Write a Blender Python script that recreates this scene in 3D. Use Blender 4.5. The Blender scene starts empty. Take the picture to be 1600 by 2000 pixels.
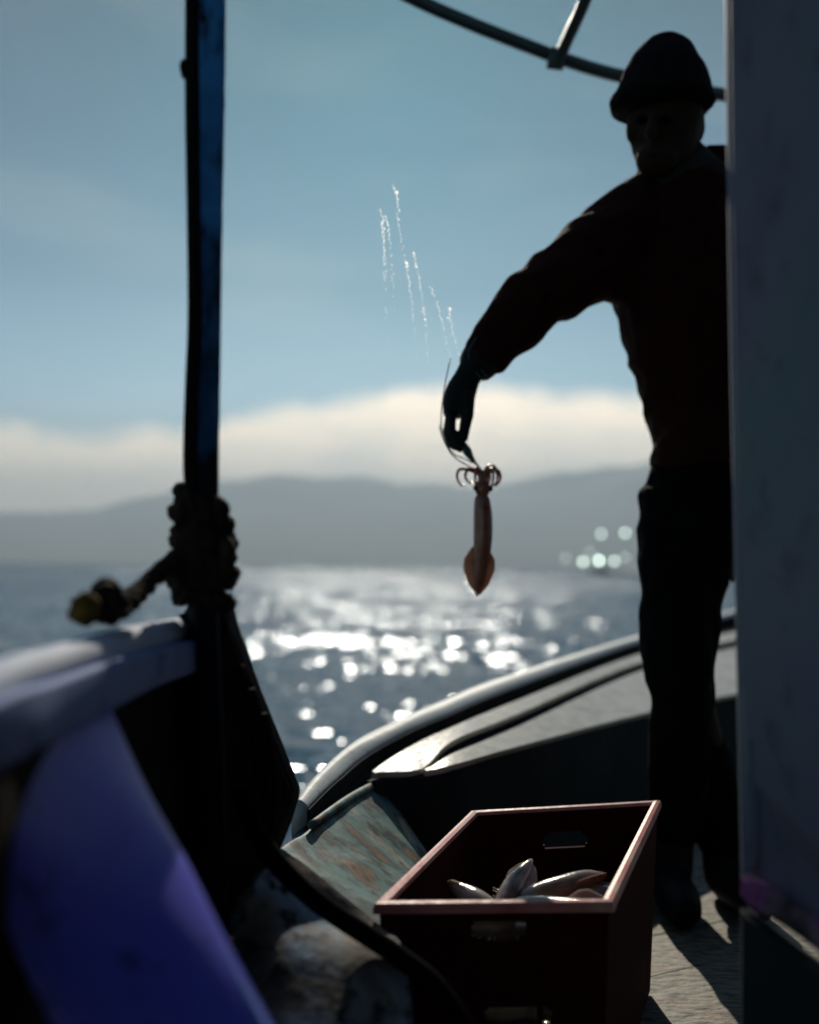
import bpy, bmesh, math, random
import numpy as np
from mathutils import Vector, Matrix, noise, Quaternion
random.seed(7); np.random.seed(7)
R = math.radians
S = bpy.context.scene
COL = S.collection

# ------------------------------------------------------------------ camera, sky, sun, exposure
CAM_H = 1.30                      # above the water
DECK = CAM_H - 0.70               # deck height
F = 2000.0                        # focal length in pixels of the 1600 x 2000 photograph
cd = bpy.data.cameras.new('camera'); cam = bpy.data.objects.new('camera', cd); COL.objects.link(cam)
PITCH, ROLL = math.atan(110 / F), R(0.85)
cam.matrix_world = (Matrix.Translation((0, 0, CAM_H)) @ Matrix.Rotation(PITCH, 4, 'X')
                    @ Matrix.Rotation(R(90), 4, 'X') @ Matrix.Rotation(ROLL, 4, 'Z'))
cd.sensor_fit = 'VERTICAL'; cd.sensor_height = 24; cd.sensor_width = 19.2; cd.lens = 24
cd.clip_start = 0.05; cd.clip_end = 60000
cd.dof.use_dof = True; cd.dof.focus_distance = 1.57; cd.dof.aperture_fstop = 1.10; cd.dof.aperture_blades = 0
S.camera = cam
CM = cam.matrix_world.copy(); CI = CM.inverted()

SUN_EL, SUN_AZ = R(32), R(-1.5)   # azimuth from +Y towards +X
w = bpy.data.worlds.new('World'); S.world = w; w.use_nodes = True
nt = w.node_tree; nt.nodes.clear()
def N(tree, typ, **kw):
    n = tree.nodes.new(typ)
    for k, v in kw.items(): setattr(n, k, v)
    return n
def mth(tree, op, a, b=None, c=None, clamp=False):
    n = tree.nodes.new('ShaderNodeMath'); n.operation = op; n.use_clamp = clamp
    for i, v in enumerate((a, b, c)):
        if v is None: continue
        if isinstance(v, (int, float)): n.inputs[i].default_value = v
        else: tree.links.new(v, n.inputs[i])
    return n.outputs[0]
def ramp(tree, fac, stops, interp='LINEAR'):
    n = tree.nodes.new('ShaderNodeValToRGB'); cr = n.color_ramp; cr.interpolation = interp
    while len(cr.elements) > 1: cr.elements.remove(cr.elements[-1])
    cr.elements[0].position = stops[0][0]; cr.elements[0].color = (*stops[0][1], 1)
    for p, c in stops[1:]:
        e = cr.elements.new(p); e.color = (*c, 1)
    tree.links.new(fac, n.inputs[0]); return n.outputs[0]
def mix(tree, fac, a, b, blend='MIX'):
    n = tree.nodes.new('ShaderNodeMix'); n.data_type = 'RGBA'; n.blend_type = blend
    for s, v in ((n.inputs[0], fac), (n.inputs[6], a), (n.inputs[7], b)):
        if isinstance(v, (int, float)): s.default_value = v
        elif isinstance(v, tuple): s.default_value = (*v, 1)
        else: tree.links.new(v, s)
    return n.outputs[2]
sky = N(nt, 'ShaderNodeTexSky', sky_type='NISHITA', sun_disc=False)
sky.sun_elevation = SUN_EL; sky.sun_rotation = SUN_AZ
sky.air_density = 1.0; sky.dust_density = 0.6; sky.ozone_density = 1.6
tc = N(nt, 'ShaderNodeTexCoord'); sx = N(nt, 'ShaderNodeSeparateXYZ')
nt.links.new(tc.outputs['Generated'], sx.inputs[0])
elev = mth(nt, 'MULTIPLY', mth(nt, 'ARCSINE', sx.outputs[2]), 180 / math.pi)       # degrees
azim = mth(nt, 'MULTIPLY', mth(nt, 'ARCTAN2', sx.outputs[0], sx.outputs[1]), 180 / math.pi)
# air tint by height above the horizon (a clear teal sky that pales downwards)
SKY_STOPS = [(0.0, (.90, 1.05, 1.10)), (0.10, (.56, .88, .98)), (0.17, (.14, .38, .47)), (0.25, (.028, .205, .285)), (0.33, (.002, .12, .175)), (.5, (.22, .38, .48)), (1.0, (.38, .52, .62))]
tint = ramp(nt, mth(nt, 'DIVIDE', elev, 90.0, clamp=True), SKY_STOPS)
base = mix(nt, 1.0, sky.outputs[0], tint, 'MULTIPLY')
# cloud bank lying on the mountains: its top edge wanders with azimuth
nv = N(nt, 'ShaderNodeCombineXYZ'); nt.links.new(azim, nv.inputs[0]); nt.links.new(elev, nv.inputs[1])
def wnoise(sc, sy, det=4, off=0.0):
    mp = N(nt, 'ShaderNodeMapping'); mp.inputs['Scale'].default_value = (sc, sy, 1); mp.inputs['Location'].default_value = (off, off * .7, off)
    nt.links.new(nv.outputs[0], mp.inputs[0])
    nn = N(nt, 'ShaderNodeTexNoise'); nn.inputs['Scale'].default_value = 1; nn.inputs['Detail'].default_value = det
    nt.links.new(mp.outputs[0], nn.inputs['Vector']); return nn.outputs[0]
tops = ramp(nt, mth(nt, 'DIVIDE', mth(nt, 'ADD', azim, 30.0), 60.0, clamp=True),
            [(0.0, (.60,)*3), (0.115, (.69,)*3), (0.19, (.62,)*3), (0.30, (.72,)*3), (0.40, (.80,)*3), (0.51, (.98,)*3), (0.60, (.93,)*3), (0.72, (.86,)*3), (1.0, (.9,)*3)], 'B_SPLINE')
top_el = mth(nt, 'ADD', mth(nt, 'MULTIPLY', tops, 11.3), mth(nt, 'MULTIPLY', mth(nt, 'SUBTRACT', wnoise(.33, .2, 5), .5), 2.2))
edge = mth(nt, 'DIVIDE', mth(nt, 'SUBTRACT', top_el, elev), 1.1, clamp=True)
body = mth(nt, 'ADD', 0.92, mth(nt, 'MULTIPLY', mth(nt, 'SUBTRACT', wnoise(.16, .5, 3, 3.1), .5), 1.3), clamp=True)
wisps = mth(nt, 'MULTIPLY', mth(nt, 'SUBTRACT', wnoise(.05, .18, 6, 9.0), .5, clamp=True), 0.35)
veil = mth(nt, 'MULTIPLY', wisps, mth(nt, 'DIVIDE', mth(nt, 'SUBTRACT', 40.0, elev), 40.0, clamp=True))
front = mth(nt, 'DIVIDE', mth(nt, 'SUBTRACT', 62.0, mth(nt, 'ABSOLUTE', azim)), 25.0, clamp=True)   # the bank lies on the sunward coast only
cmask = mth(nt, 'MULTIPLY', front, mth(nt, 'MAXIMUM', mth(nt, 'MULTIPLY', edge, body), veil))
CLOUD = (30.0, 24.5, 18.0)
final = mix(nt, cmask, base, CLOUD)
bg = N(nt, 'ShaderNodeBackground'); bg.inputs[1].default_value = 0.10
nt.links.new(final, bg.inputs[0]); out = N(nt, 'ShaderNodeOutputWorld'); nt.links.new(bg.outputs[0], out.inputs[0])

sd = bpy.data.lights.new('sun', 'SUN'); sun = bpy.data.objects.new('sun', sd); COL.objects.link(sun)
sd.energy = 4.7; sd.angle = R(0.55); sd.color = (1.0, 0.91, 0.76)
sdir = Vector((math.cos(SUN_EL) * math.sin(SUN_AZ), math.cos(SUN_EL) * math.cos(SUN_AZ), math.sin(SUN_EL)))
sun.rotation_euler = sdir.to_track_quat('Z', 'Y').to_euler(); sun.location = (0, 30, 30)

S.view_settings.view_transform = 'Standard'; S.view_settings.look = 'None'
S.view_settings.exposure = 0.04; S.view_settings.gamma = 1; S.view_settings.use_curve_mapping = False
S.render.engine = 'CYCLES'
cy = S.cycles; cy.use_denoising = True; cy.denoiser = 'OPENIMAGEDENOISE'; cy.max_bounces = 5; cy.diffuse_bounces = 3
cy.glossy_bounces = 3; cy.transmission_bounces = 6; cy.volume_bounces = 0; cy.transparent_max_bounces = 8
cy.sample_clamp_direct = 60; cy.sample_clamp_indirect = 4; cy.caustics_reflective = False; cy.caustics_refractive = False

# ------------------------------------------------------------------ helpers
def P(px, py, z):
    """world point seen at photo pixel (px, py), z metres in front of the camera"""
    return CM @ Vector(((px - 800) / F * z, (1000 - py) / F * z, -z))
def G(px, py, drop):
    """world point seen at photo pixel, lying 'drop' metres under the camera"""
    d = (P(px, py, 1) - CM.translation); return CM.translation + d * (-drop / d.z)
def pxl(v):
    c = CI @ Vector(v); return (800 + F * c.x / -c.z, 1000 - F * c.y / -c.z, -c.z)

def tagit(o, label=None, cat=None, group=None, kind=None):
    if label: o['label'] = label
    if cat: o['category'] = cat
    if group: o['group'] = group
    if kind: o['kind'] = kind
    return o
def thing(name, label, cat, loc=(0, 0, 0), group=None):
    o = bpy.data.objects.new(name, None); COL.objects.link(o); o.location = loc; o.empty_display_size = .1
    return tagit(o, label, cat, group)
def link(name, me, mat, parent=None, smooth=True):
    o = bpy.data.objects.new(name, me); COL.objects.link(o)
    if mat is not None and not me.materials: me.materials.append(mat)
    if smooth:
        for p in me.polygons: p.use_smooth = True
    if parent is not None:
        o.parent = parent; o.matrix_parent_inverse = Matrix.Translation(-Vector(parent_loc(parent)))
    return o
def parent_loc(p):
    v = Vector(p.location) if p.type == 'EMPTY' else Vector((0, 0, 0))
    q = p
    while q.parent is not None:
        q = q.parent
        if p.type != 'EMPTY': break
    return v
def from_data(name, vs, fs, mat, parent=None, smooth=True):
    me = bpy.data.meshes.new(name); me.from_pydata([tuple(v) for v in vs], [], fs); me.validate(); me.update()
    bm = bmesh.new(); bm.from_mesh(me); bmesh.ops.recalc_face_normals(bm, faces=bm.faces); bm.to_mesh(me); bm.free()
    return link(name, me, mat, parent, smooth)

def cr_path(pts, n):
    """Catmull-Rom through rows of numbers"""
    a = np.array([list(p) for p in pts], float); out = []
    m = len(a) - 1
    for i in range(m):
        p0 = a[max(i - 1, 0)]; p1 = a[i]; p2 = a[i + 1]; p3 = a[min(i + 2, m)]
        for k in range(n):
            t = k / n
            out.append(.5 * ((2 * p1) + (-p0 + p2) * t + (2 * p0 - 5 * p1 + 4 * p2 - p3) * t * t + (-p0 + 3 * p1 - 3 * p2 + p3) * t ** 3))
    out.append(a[-1]); return np.array(out)
def tube_data(path, segs=14, sub=6, caps=True, squash=None):
    """path rows: x, y, z, radius. returns verts, faces"""
    a = cr_path(path, sub) if sub > 1 else np.array([list(p) for p in path], float)
    vs, fs = [], []; up = None
    for i, row in enumerate(a):
        p = Vector(row[:3]); q0 = Vector(a[max(i - 1, 0)][:3]); q1 = Vector(a[min(i + 1, len(a) - 1)][:3])
        t = (q1 - q0).normalized()
        if up is None: up = t.orthogonal().normalized()
        up = (up - t * up.dot(t)).normalized(); b = t.cross(up)
        r = max(row[3], 1e-5)
        for k in range(segs):
            an = 2 * math.pi * k / segs
            vs.append(p + up * math.cos(an) * r + b * math.sin(an) * r)
    n = len(a)
    for i in range(n - 1):
        for k in range(segs):
            k2 = (k + 1) % segs
            fs.append((i * segs + k, i * segs + k2, (i + 1) * segs + k2, (i + 1) * segs + k))
    if caps:
        fs.append(tuple(range(segs))[::-1]); fs.append(tuple((n - 1) * segs + k for k in range(segs)))
    return vs, fs
def tube(name, path, mat, parent=None, segs=14, sub=6):
    v, f = tube_data(path, segs, sub); return from_data(name, v, f, mat, parent)
def ball_data(c, r, rot=None, seg=16, rings=10):
    c = Vector(c); r = Vector(r) if hasattr(r, '__len__') else Vector((r, r, r)); vs, fs = [], []
    for i in range(1, rings):
        th = math.pi * i / rings
        for k in range(seg):
            ph = 2 * math.pi * k / seg
            v = Vector((math.sin(th) * math.cos(ph) * r.x, math.sin(th) * math.sin(ph) * r.y, math.cos(th) * r.z))
            if rot is not None: v = rot @ v
            vs.append(c + v)
    t = Vector((0, 0, r.z)); b = -t
    if rot is not None: t = rot @ t; b = rot @ b
    it = len(vs); vs.append(c + t); vs.append(c + b)
    for i in range(rings - 2):
        for k in range(seg):
            k2 = (k + 1) % seg; fs.append((i * seg + k, (i + 1) * seg + k, (i + 1) * seg + k2, i * seg + k2))
    for k in range(seg):
        fs.append((it, k, (k + 1) % seg)); q = (rings - 2) * seg; fs.append((it + 1, q + (k + 1) % seg, q + k))
    return vs, fs
def join_data(ds):
    V, Fs = [], []
    for v, f in ds:
        o = len(V); V += list(v); Fs += [tuple(i + o for i in q) for q in f]
    return V, Fs
def fuse(name, ds, mat, parent, voxel=.008, smooth=4, folds=0.0, fscale=12.0, fvec=(1, 1, 1)):
    """several closed shapes melted into ONE continuous skin"""
    V, Fs = join_data(ds)
    me = bpy.data.meshes.new(name); me.from_pydata([tuple(v) for v in V], [], Fs); me.update()
    tmp = bpy.data.objects.new('tmp', me); COL.objects.link(tmp)
    md = tmp.modifiers.new('r', 'REMESH'); md.mode = 'VOXEL'; md.voxel_size = voxel
    if smooth:
        sm = tmp.modifiers.new('s', 'SMOOTH'); sm.factor = .5; sm.iterations = smooth
    dg = bpy.context.evaluated_depsgraph_get(); dg.update()
    m2 = bpy.data.meshes.new_from_object(tmp.evaluated_get(dg)); m2.name = name
    bpy.data.objects.remove(tmp)
    if folds:
        m2.update(); nn = [v.normal.copy() for v in m2.vertices]
        for v, nrm in zip(m2.vertices, nn):
            q = Vector((v.co.x * fvec[0], v.co.y * fvec[1], v.co.z * fvec[2])) * fscale
            d = noise.noise(q) + .5 * noise.noise(q * 2.3) ; r = 1 - abs(noise.noise(q * .8 + Vector((5, 5, 5)))) * 3
            v.co += nrm * folds * (d * .7 + max(r, 0) * .6)
    m2.update(); m2.materials.clear()
    return link(name, m2, mat, parent)
def slab(name, poly, thick, mat, parent=None, bevel=.004, axis=None, smooth=False, div=0):
    """polygon of world points given a real thickness along axis"""
    bm = bmesh.new(); pts = [Vector(p) for p in poly]
    n = Vector((0, 0, 0))
    for i in range(len(pts)): n += pts[i].cross(pts[(i + 1) % len(pts)])
    n = Vector(axis).normalized() if axis is not None else n.normalized()
    a = [bm.verts.new(p) for p in pts]; b = [bm.verts.new(p + n * thick) for p in pts]
    bm.faces.new(a); bm.faces.new(b[::-1])
    for i in range(len(pts)):
        j = (i + 1) % len(pts); bm.faces.new((a[j], a[i], b[i], b[j]))
    bmesh.ops.recalc_face_normals(bm, faces=bm.faces)
    if bevel:
        bmesh.ops.bevel(bm, geom=[e for e in bm.edges if len(e.link_faces) == 2 and e.calc_face_angle(0) > .3], offset=bevel, segments=2, affect='EDGES')
    me = bpy.data.meshes.new(name); bm.to_mesh(me); bm.free()
    return link(name, me, mat, parent, smooth)
def box(name, c, size, mat, parent=None, bevel=.004, rot=None):
    bm = bmesh.new(); bmesh.ops.create_cube(bm, size=1)
    for v in bm.verts: v.co = Vector((v.co.x * size[0], v.co.y * size[1], v.co.z * size[2]))
    if bevel: bmesh.ops.bevel(bm, geom=bm.edges[:], offset=bevel, segments=2, affect='EDGES')
    M = Matrix.Translation(c) @ (rot.to_4x4() if rot is not None else Matrix.Identity(4)); bm.transform(M)
    me = bpy.data.meshes.new(name); bm.to_mesh(me); bm.free(); return link(name, me, mat, parent, False)

def loft(name, left, right, mat, th, parent, bulge=0.0, bdir=(0, 0, 1), nu=12, sub=5, rough=.0):
    a = cr_path(left, sub); b = cr_path(right, sub); vs = []; fs = []; bd = Vector(bdir)
    for i in range(len(a)):
        p, q = Vector(a[i]), Vector(b[i])
        for k in range(nu + 1):
            u = k / nu; v = p.lerp(q, u) + bd * bulge * (1 - (2 * u - 1) ** 4)
            if rough: v += bd * rough * noise.noise(v * 16)
            vs.append(v)
    for i in range(len(a) - 1):
        for k in range(nu): j = i * (nu + 1) + k; fs.append((j, j + 1, j + nu + 2, j + nu + 1))
    o = from_data(name, vs, fs, mat, parent); sm = o.modifiers.new('t', 'SOLIDIFY'); sm.thickness = th; sm.offset = 0
    bv = o.modifiers.new('b', 'BEVEL'); bv.width = min(.008, th * .3); bv.segments = 3; return o

# ------------------------------------------------------------------ materials
def material(name, stops, scale=6.0, rough=.6, detail=6, stretch=(1, 1, 1), bump=.15, bscale=None, spec=.5, grime=None, rvar=.15, metal=0.0, dist=.3, coat=0.0):
    m = bpy.data.materials.new(name); m.use_nodes = True; t = m.node_tree; b = t.nodes['Principled BSDF']
    g = N(t, 'ShaderNodeNewGeometry'); mp = N(t, 'ShaderNodeMapping'); mp.inputs['Scale'].default_value = stretch
    t.links.new(g.outputs['Position'], mp.inputs[0])
    n1 = N(t, 'ShaderNodeTexNoise'); n1.inputs['Scale'].default_value = scale; n1.inputs['Detail'].default_value = detail; n1.inputs['Distortion'].default_value = dist
    t.links.new(mp.outputs[0], n1.inputs['Vector'])
    c = ramp(t, n1.outputs[0], stops)
    n2 = N(t, 'ShaderNodeTexNoise'); n2.inputs['Scale'].default_value = bscale or scale * 5; n2.inputs['Detail'].default_value = 8
    t.links.new(mp.outputs[0], n2.inputs['Vector'])
    if grime:
        gm = ramp(t, n2.outputs[0], [(grime[1], (0, 0, 0)), (grime[2], (1, 1, 1))]); c = mix(t, gm, c, grime[0])
    t.links.new(c, b.inputs['Base Color'])
    t.links.new(mth(t, 'ADD', rough - rvar / 2, mth(t, 'MULTIPLY', n2.outputs[0], rvar)), b.inputs['Roughness'])
    b.inputs['Specular IOR Level'].default_value = spec; b.inputs['Metallic'].default_value = metal; b.inputs['Coat Weight'].default_value = coat
    if bump:
        bp = N(t, 'ShaderNodeBump'); bp.inputs['Strength'].default_value = bump; bp.inputs['Distance'].default_value = .004
        t.links.new(n2.outputs[0], bp.inputs['Height']); t.links.new(bp.outputs[0], b.inputs['Normal'])
    return m
M = {}
M['blue_paint'] = material('blue_paint', [(.3, (.11, .09, .72)), (.55, (.12, .12, .80)), (.75, (.16, .20, .82))], 5, .42, grime=((.02, .03, .12), .58, .8))
M['edge_paint'] = material('edge_paint', [(.3, (.14, .24, .72)), (.6, (.20, .32, .80))], 6, .5, grime=((.05, .07, .25), .6, .85))
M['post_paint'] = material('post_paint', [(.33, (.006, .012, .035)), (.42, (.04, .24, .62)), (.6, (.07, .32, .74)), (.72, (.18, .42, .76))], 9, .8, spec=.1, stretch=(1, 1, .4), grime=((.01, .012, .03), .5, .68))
M['cap_paint'] = material('cap_paint', [(.3, (.46, .54, .72)), (.6, (.60, .66, .78))], 4, .75, spec=.15, grime=((.25, .30, .44), .62, .85))
M['band_paint'] = material('band_paint', [(.3, (.20, .27, .52)), (.6, (.25, .33, .60))], 4, .75, spec=.15, grime=((.05, .05, .14), .55, .8))
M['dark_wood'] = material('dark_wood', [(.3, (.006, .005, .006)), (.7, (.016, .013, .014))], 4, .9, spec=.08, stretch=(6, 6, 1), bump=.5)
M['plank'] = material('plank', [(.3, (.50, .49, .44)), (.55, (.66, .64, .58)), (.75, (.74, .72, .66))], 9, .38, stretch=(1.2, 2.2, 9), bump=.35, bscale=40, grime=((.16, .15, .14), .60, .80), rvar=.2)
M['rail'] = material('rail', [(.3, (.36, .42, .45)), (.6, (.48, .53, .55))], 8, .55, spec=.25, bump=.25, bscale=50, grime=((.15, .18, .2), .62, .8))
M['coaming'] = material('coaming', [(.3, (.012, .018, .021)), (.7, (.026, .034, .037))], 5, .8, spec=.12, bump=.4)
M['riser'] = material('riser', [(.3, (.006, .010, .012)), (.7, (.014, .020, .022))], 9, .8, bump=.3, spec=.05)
M['mottled'] = material('mottled', [(.33, (.014, .012, .009)), (.40, (.20, .10, .035)), (.45, (.04, .06, .055)), (.53, (.08, .19, .19)), (.60, (.10, .16, .14)), (.70, (.32, .32, .25))], 7, .6, detail=4, grime=((.015, .02, .018), .50, .64), bump=.6, bscale=24, dist=1.0, spec=.3)
M['worn_brown'] = material('worn_brown', [(.32, (.07, .055, .045)), (.44, (.18, .15, .12)), (.54, (.22, .26, .31)), (.64, (.32, .48, .60)), (.76, (.46, .43, .36))], 9, .7, spec=.2, detail=5, grime=((.010, .010, .010), .50, .66), bump=.4, dist=.6)
M['deck'] = material('deck', [(.30, (.04, .022, .014)), (.40, (.15, .085, .05)), (.47, (.20, .18, .125)), (.56, (.12, .14, .11)), (.62, (.19, .15, .10)), (.72, (.13, .07, .13))], 11, .6, detail=10, stretch=(1, 3, 1), grime=((.02, .013, .013), .48, .66), bump=1.0, bscale=30, dist=1.2)
M['wall'] = material('wall', [(.3, (.10, .11, .18)), (.5, (.13, .15, .21)), (.62, (.10, .16, .19)), (.75, (.16, .13, .22))], 3.5, .7, bump=.3, spec=.2, grime=((.05, .05, .08), .56, .8))
M['toe'] = material('toe', [(.38, (.04, .035, .045)), (.50, (.20, .16, .18)), (.60, (.30, .10, .28))], 13, .8, spec=.1, grime=((.03, .03, .04), .5, .7))
M['frame_tube'] = material('frame_tube', [(.3, (.015, .035, .045)), (.7, (.025, .055, .065))], 12, .45)
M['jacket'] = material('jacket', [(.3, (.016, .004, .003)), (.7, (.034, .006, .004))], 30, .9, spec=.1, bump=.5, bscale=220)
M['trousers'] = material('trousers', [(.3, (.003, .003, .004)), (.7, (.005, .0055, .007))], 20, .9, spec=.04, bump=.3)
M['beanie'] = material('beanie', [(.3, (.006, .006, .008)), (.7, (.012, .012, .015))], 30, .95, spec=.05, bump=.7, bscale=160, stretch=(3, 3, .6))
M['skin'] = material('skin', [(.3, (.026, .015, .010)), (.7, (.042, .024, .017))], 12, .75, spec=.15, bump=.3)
M['glove'] = material('glove', [(.3, (.006, .009, .010)), (.7, (.014, .019, .020))], 20, .7, spec=.15, bump=.3)
M['boot'] = material('boot', [(.3, (.006, .006, .007)), (.7, (.012, .012, .014))], 10, .6, spec=.15)
M['collar'] = material('collar', [(.3, (.02, .022, .02)), (.7, (.04, .042, .038))], 30, .9, spec=.1)
M['rope'] = material('rope', [(.3, (.012, .009, .007)), (.6, (.035, .024, .018)), (.8, (.10, .06, .04))], 25, .9, bump=.6, spec=.1)
M['rope_gold'] = material('rope_gold', [(.3, (.06, .035, .008)), (.7, (.22, .14, .03))], 40, .85, bump=.5, spec=.1)
M['hose'] = material('hose', [(.3, (.003, .003, .004)), (.7, (.006, .006, .008))], 8, .95, spec=.03)
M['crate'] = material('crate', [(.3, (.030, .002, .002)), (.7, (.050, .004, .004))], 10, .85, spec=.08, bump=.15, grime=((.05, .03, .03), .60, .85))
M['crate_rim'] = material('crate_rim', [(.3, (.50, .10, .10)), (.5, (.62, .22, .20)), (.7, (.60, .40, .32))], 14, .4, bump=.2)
M['squid_pink'] = material('squid_pink', [(.3, (.13, .038, .022)), (.45, (.26, .085, .05)), (.6, (.30, .16, .13)), (.75, (.26, .20, .19))], 28, .22, bump=.15, coat=.3)
M['squid_dull'] = material('squid_dull', [(.3, (.16, .11, .085)), (.5, (.30, .21, .16)), (.7, (.44, .36, .30))], 22, .16, bump=.25, coat=.5)
M['eye'] = material('eye', [(.3, (.004, .004, .005)), (.7, (.01, .01, .012))], 10, .1, bump=0)
M['line'] = material('line', [(.3, (.02, .09, .10)), (.7, (.04, .15, .16))], 40, .4)
M['hull_far'] = material('hull_far', [(.3, (.30, .34, .38)), (.7, (.36, .40, .44))], 2, .5)
def darken_low(m, z0, z1, col):
    # base colour gets darker down the post, with a broken edge
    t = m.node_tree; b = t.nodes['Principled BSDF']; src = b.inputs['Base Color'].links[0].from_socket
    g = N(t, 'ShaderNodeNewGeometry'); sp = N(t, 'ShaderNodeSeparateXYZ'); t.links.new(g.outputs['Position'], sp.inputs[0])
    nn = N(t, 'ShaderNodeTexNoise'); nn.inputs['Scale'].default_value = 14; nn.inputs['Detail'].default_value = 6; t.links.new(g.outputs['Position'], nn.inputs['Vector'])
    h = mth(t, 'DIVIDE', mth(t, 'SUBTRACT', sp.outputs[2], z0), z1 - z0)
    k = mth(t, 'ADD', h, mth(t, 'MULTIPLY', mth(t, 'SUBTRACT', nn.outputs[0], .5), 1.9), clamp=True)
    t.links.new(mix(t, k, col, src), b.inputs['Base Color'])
darken_low(M['post_paint'], CAM_H + .16, CAM_H + .50, (.008, .009, .016))
for k in ('squid_pink', 'squid_dull'):
    b = M[k].node_tree.nodes['Principled BSDF']; b.inputs['Subsurface Weight'].default_value = .12 if k == 'squid_pink' else .3
    b.inputs['Subsurface Radius'].default_value = (.02, .006, .004) if k == 'squid_pink' else (.012, .009, .007); b.inputs['Subsurface Scale'].default_value = 1.0

# ------------------------------------------------------------------ sea
def sea():
    rows = np.concatenate([2.0 * (400 / 2.0) ** (np.linspace(0, 1, 620)), np.geomspace(410, 30000, 90)])
    az = np.radians(np.linspace(-62, 62, 520))
    Rr, A = np.meshgrid(rows, az, indexing='ij'); X = Rr * np.sin(A); Y = Rr * np.cos(A); Z = np.zeros_like(X)
    dr = np.gradient(rows)[:, None]; da = Rr * (az[1] - az[0]); sp = np.maximum(dr, da * .6)
    rg = np.random.RandomState(3)
    for i in range(60):
        lam = .55 * (14 / .55) ** rg.rand(); th = rg.normal(0, .55) + R(8)
        k = 2 * math.pi / lam; amp = lam * .0020 * rg.uniform(.6, 1.3)
        fade = np.clip((lam / sp - 3) / 4, 0, 1)
        ph = k * (X * math.sin(th) + Y * math.cos(th)) + rg.rand() * 6.28
        Z += fade * amp * (np.sin(ph) + .28 * np.sin(2 * ph + .6))
    n, m = X.shape
    co = np.stack([X, Y, Z], -1).reshape(-1, 3)
    idx = np.arange(n * m).reshape(n, m)
    q = np.stack([idx[:-1, :-1], idx[:-1, 1:], idx[1:, 1:], idx[1:, :-1]], -1).reshape(-1, 4)
    me = bpy.data.meshes.new('sea'); me.vertices.add(len(co)); me.vertices.foreach_set('co', co.ravel())
    me.loops.add(q.size); me.loops.foreach_set('vertex_index', q.ravel()); me.polygons.add(len(q))
    me.polygons.foreach_set('loop_start', np.arange(0, q.size, 4)); me.update(calc_edges=True)
    me.polygons.foreach_set('use_smooth', np.ones(len(q), bool))
    m_ = bpy.data.materials.new('sea_water'); m_.use_nodes = True; t = m_.node_tree; b = t.nodes['Principled BSDF']
    g = N(t, 'ShaderNodeNewGeometry')
    acc = None
    for sc, st, amp in ((.22, (.5, 1, 1), .12), (1.1, (.55, 1, 1), .24), (3.4, (.6, 1, 1), .72), (9.5, (.8, 1, 1), .82)):
        mp = N(t, 'ShaderNodeMapping'); mp.inputs['Scale'].default_value = st; mp.inputs['Rotation'].default_value = (0, 0, R(-8)); mp.inputs['Location'].default_value = (sc, sc * 2, 0)
        t.links.new(g.outputs['Position'], mp.inputs[0])
        nn = N(t, 'ShaderNodeTexNoise'); nn.inputs['Scale'].default_value = sc; nn.inputs['Detail'].default_value = 2
        t.links.new(mp.outputs[0], nn.inputs['Vector'])
        v = N(t, 'ShaderNodeVectorMath', operation='SUBTRACT'); t.links.new(nn.outputs['Color'], v.inputs[0]); v.inputs[1].default_value = (.5, .5, .5)
        s = N(t, 'ShaderNodeVectorMath', operation='MULTIPLY'); t.links.new(v.outputs[0], s.inputs[0]); s.inputs[1].default_value = (amp * 1.25, amp, 0)
        if acc is None: acc = s.outputs[0]
        else:
            a_ = N(t, 'ShaderNodeVectorMath', operation='ADD'); t.links.new(acc, a_.inputs[0]); t.links.new(s.outputs[0], a_.inputs[1]); acc = a_.outputs[0]
    # sheltered water close in, more ruffled in the open
    ln_ = N(t, 'ShaderNodeVectorMath', operation='LENGTH'); t.links.new(g.outputs['Position'], ln_.inputs[0])
    ruf = ramp(t, mth(t, 'DIVIDE', mth(t, 'LOGARITHM', ln_.outputs['Value'], 10.0), 3.0, clamp=True),
               [(.27, (.62,) * 3), (.33, (.82,) * 3), (.39, (.96,) * 3), (.50, (1.12,) * 3), (.62, (1.35,) * 3), (.8, (1.6,) * 3)])
    pn = N(t, 'ShaderNodeTexNoise'); pn.inputs['Scale'].default_value = .22; pn.inputs['Detail'].default_value = 3; t.links.new(g.outputs['Position'], pn.inputs['Vector'])
    ruf = mth(t, 'MULTIPLY', ruf, mth(t, 'ADD', .55, mth(t, 'MULTIPLY', pn.outputs[0], .9)))
    sc_ = N(t, 'ShaderNodeVectorMath', operation='SCALE'); t.links.new(acc, sc_.inputs[0]); t.links.new(ruf, sc_.inputs['Scale']); acc = sc_.outputs[0]
    a_ = N(t, 'ShaderNodeVectorMath', operation='ADD'); t.links.new(acc, a_.inputs[0]); t.links.new(g.outputs['Normal'], a_.inputs[1])
    nr = N(t, 'ShaderNodeVectorMath', operation='NORMALIZE'); t.links.new(a_.outputs[0], nr.inputs[0]); t.nodes.remove(b)
    di = N(t, 'ShaderNodeBsdfDiffuse'); di.inputs[0].default_value = (.012, .032, .050, 1)
    gl = N(t, 'ShaderNodeBsdfGlossy', distribution='BECKMANN'); gl.inputs['Roughness'].default_value = .165; gl.inputs['Color'].default_value = (.70, .76, .84, 1)
    fr = N(t, 'ShaderNodeFresnel'); fr.inputs['IOR'].default_value = 1.34
    mx = N(t, 'ShaderNodeMixShader')
    for q_ in (gl, fr): t.links.new(nr.outputs[0], q_.inputs['Normal'])
    t.links.new(fr.outputs[0], mx.inputs[0]); t.links.new(di.outputs[0], mx.inputs[1]); t.links.new(gl.outputs[0], mx.inputs[2])
    t.links.new(mx.outputs[0], t.nodes['Material Output'].inputs[0])
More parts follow.
